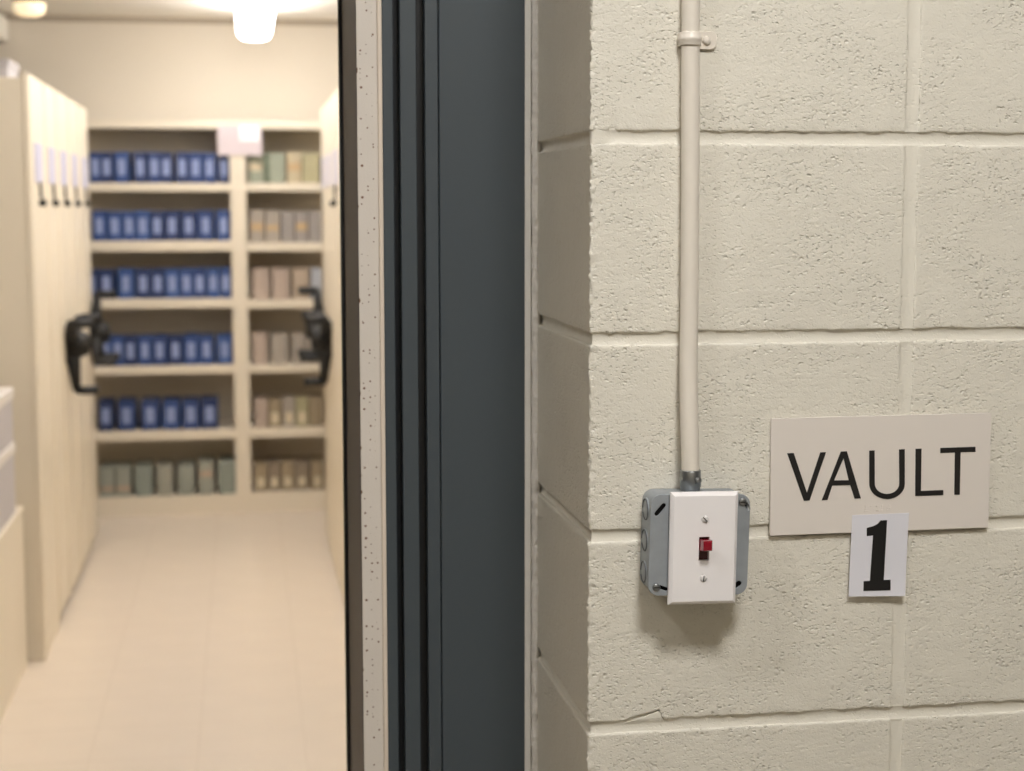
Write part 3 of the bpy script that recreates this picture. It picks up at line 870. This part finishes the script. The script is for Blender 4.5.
for i in range(5):
    ck = None
    if i == 3: ck = (5.36, 1.000, (150, 270, 30), .185, .012)
    if i == 4: ck = (5.94, 1.000, (90, 225, 315), .175, .012)
    carriage(XRc, 2.3, edR[i], edR[i+1]-.006, 'cream mobile shelving carriage in the right bank, %s' % WR[i], 'right bank of carriages', card=(i >= 2), crk=ck, knob=(i == 2))
# low cabinet with two storage boxes on it, by the left bank
XK = -.755
cab = empty('low_cabinet', (XK-.3, 3.4, 0), 'low cream cabinet in front of the left shelving bank', 'cabinet')
box('body', XK-.6, XK-.016, 2.6, 4.05, .03, .53, MT['carriage'], cab, .003)
box('side_panel', XK-.016, XK, 2.6, 4.05, .0, .535, MT['carriage'], cab, .003)
box('top', XK-.6, XK+.004, 2.595, 4.055, .535, .552, MT['carriage'], cab, .003)
box('plinth', XK-.58, XK-.03, 2.62, 4.03, 0, .03, MT['seam'], cab)
def storage_box(z0, h, label):
    b = empty('storage_box', (XK-.2, 3.6, z0), label, 'box', 'boxes on the low cabinet')
    box('carton', XK-.37, XK-.006, 3.25, 3.93, z0, z0+h-.022, MT['boxgrey'], b, .003)
    box('lid', XK-.375, XK-.001, 3.245, 3.935, z0+h-.034, z0+h, MT['lid'], b, .003)
storage_box(.552, .235, 'lower of two pale grey storage boxes on the low cabinet')
storage_box(.787, .18, 'upper of two pale grey storage boxes on the low cabinet')
wb = empty('flat_box', (-1.0, 4.2, 2.0), 'flat pale box lying on top of the nearest left carriage', 'box')
box('tray', -1.35, -.775, 4.20, 4.45, 1.9855, 2.035, MT['boxgrey'], wb, .003)
box('lid', -1.355, -.77, 4.195, 4.455, 2.03, 2.052, MT['boxgrey'], wb, .003)

# ------------------------------------------------------------------ lights of the room
def strip_light(x, y0, y1, label, group='strip lights in the vault'):
    t = empty('strip_light', (x, (y0+y1)/2, CEIL), label, 'light', group)
    box('housing', x-.055, x+.055, y0+.01, y1-.01, 2.455, CEIL-.02, MT['plate'], t, .004)
    box('canopy', x-.04, x+.04, (y0+y1)/2-.1, (y0+y1)/2+.1, CEIL-.02, CEIL, MT['plate'], t)
    # rounded wrap-around diffuser
    bm = bmesh.new(); V = []
    for y in (y0, y1):
        V.append([bm.verts.new((x+.084*math.copysign(abs(math.cos(math.radians(a)))**.45, math.cos(math.radians(a))), y, 2.460-.092*abs(math.sin(math.radians(a)))**.6)) for a in range(180, 361, 12)])
    m = len(V[0])
    for i in range(m-1): bm.faces.new((V[0][i], V[0][i+1], V[1][i+1], V[1][i]))
    bm.faces.new(V[0]); bm.faces.new(V[1]); bm.faces.new((V[0][0], V[0][-1], V[1][-1], V[1][0]))
    bm_done(bm, 'diffuser', MT['room_lamp'], t)
    return t
strip_light(.07, 5.44, 6.66, 'white strip light over the aisle nearest the bookcases')
strip_light(.07, 4.15, 5.37, 'white strip light over the middle of the aisle')
strip_light(.07, 2.86, 4.08, 'white strip light over the aisle near the doorway')
strip_light(.07, 1.3, 2.52, 'white strip light just inside the doorway')
jl = empty('jar_lamp', (-.83, 5.3, CEIL), 'small round ceiling lamp with a dark cap above the left carriages', 'light')
lathe('cap', [(.05, 0), (.05, .02), (.066, .03), (.066, .145), (.05, .150)], (-.83, 5.3, CEIL), (0, 0, -1), MT['jarcap'], jl, 20)
lathe('globe', [(.060, .150), (.064, .165), (.058, .190), (.040, .203), (0, .207)], (-.83, 5.3, CEIL), (0, 0, -1), MT['jar'], jl, 20)
dk = empty('ceiling_duct', (-1.25, 5.2, 2.26), 'pale sheet metal duct under the ceiling above the left carriages', 'duct')
box('duct_run', -1.55, -1.15, 3.4, 7.1, 2.38, 2.50, MT['ceiling'], dk, .01)
for yy in (4.2, 5.4, 6.6): box('flange', -1.556, -1.144, yy-.012, yy+.012, 2.374, 2.52, MT['ceiling'], dk, .002)
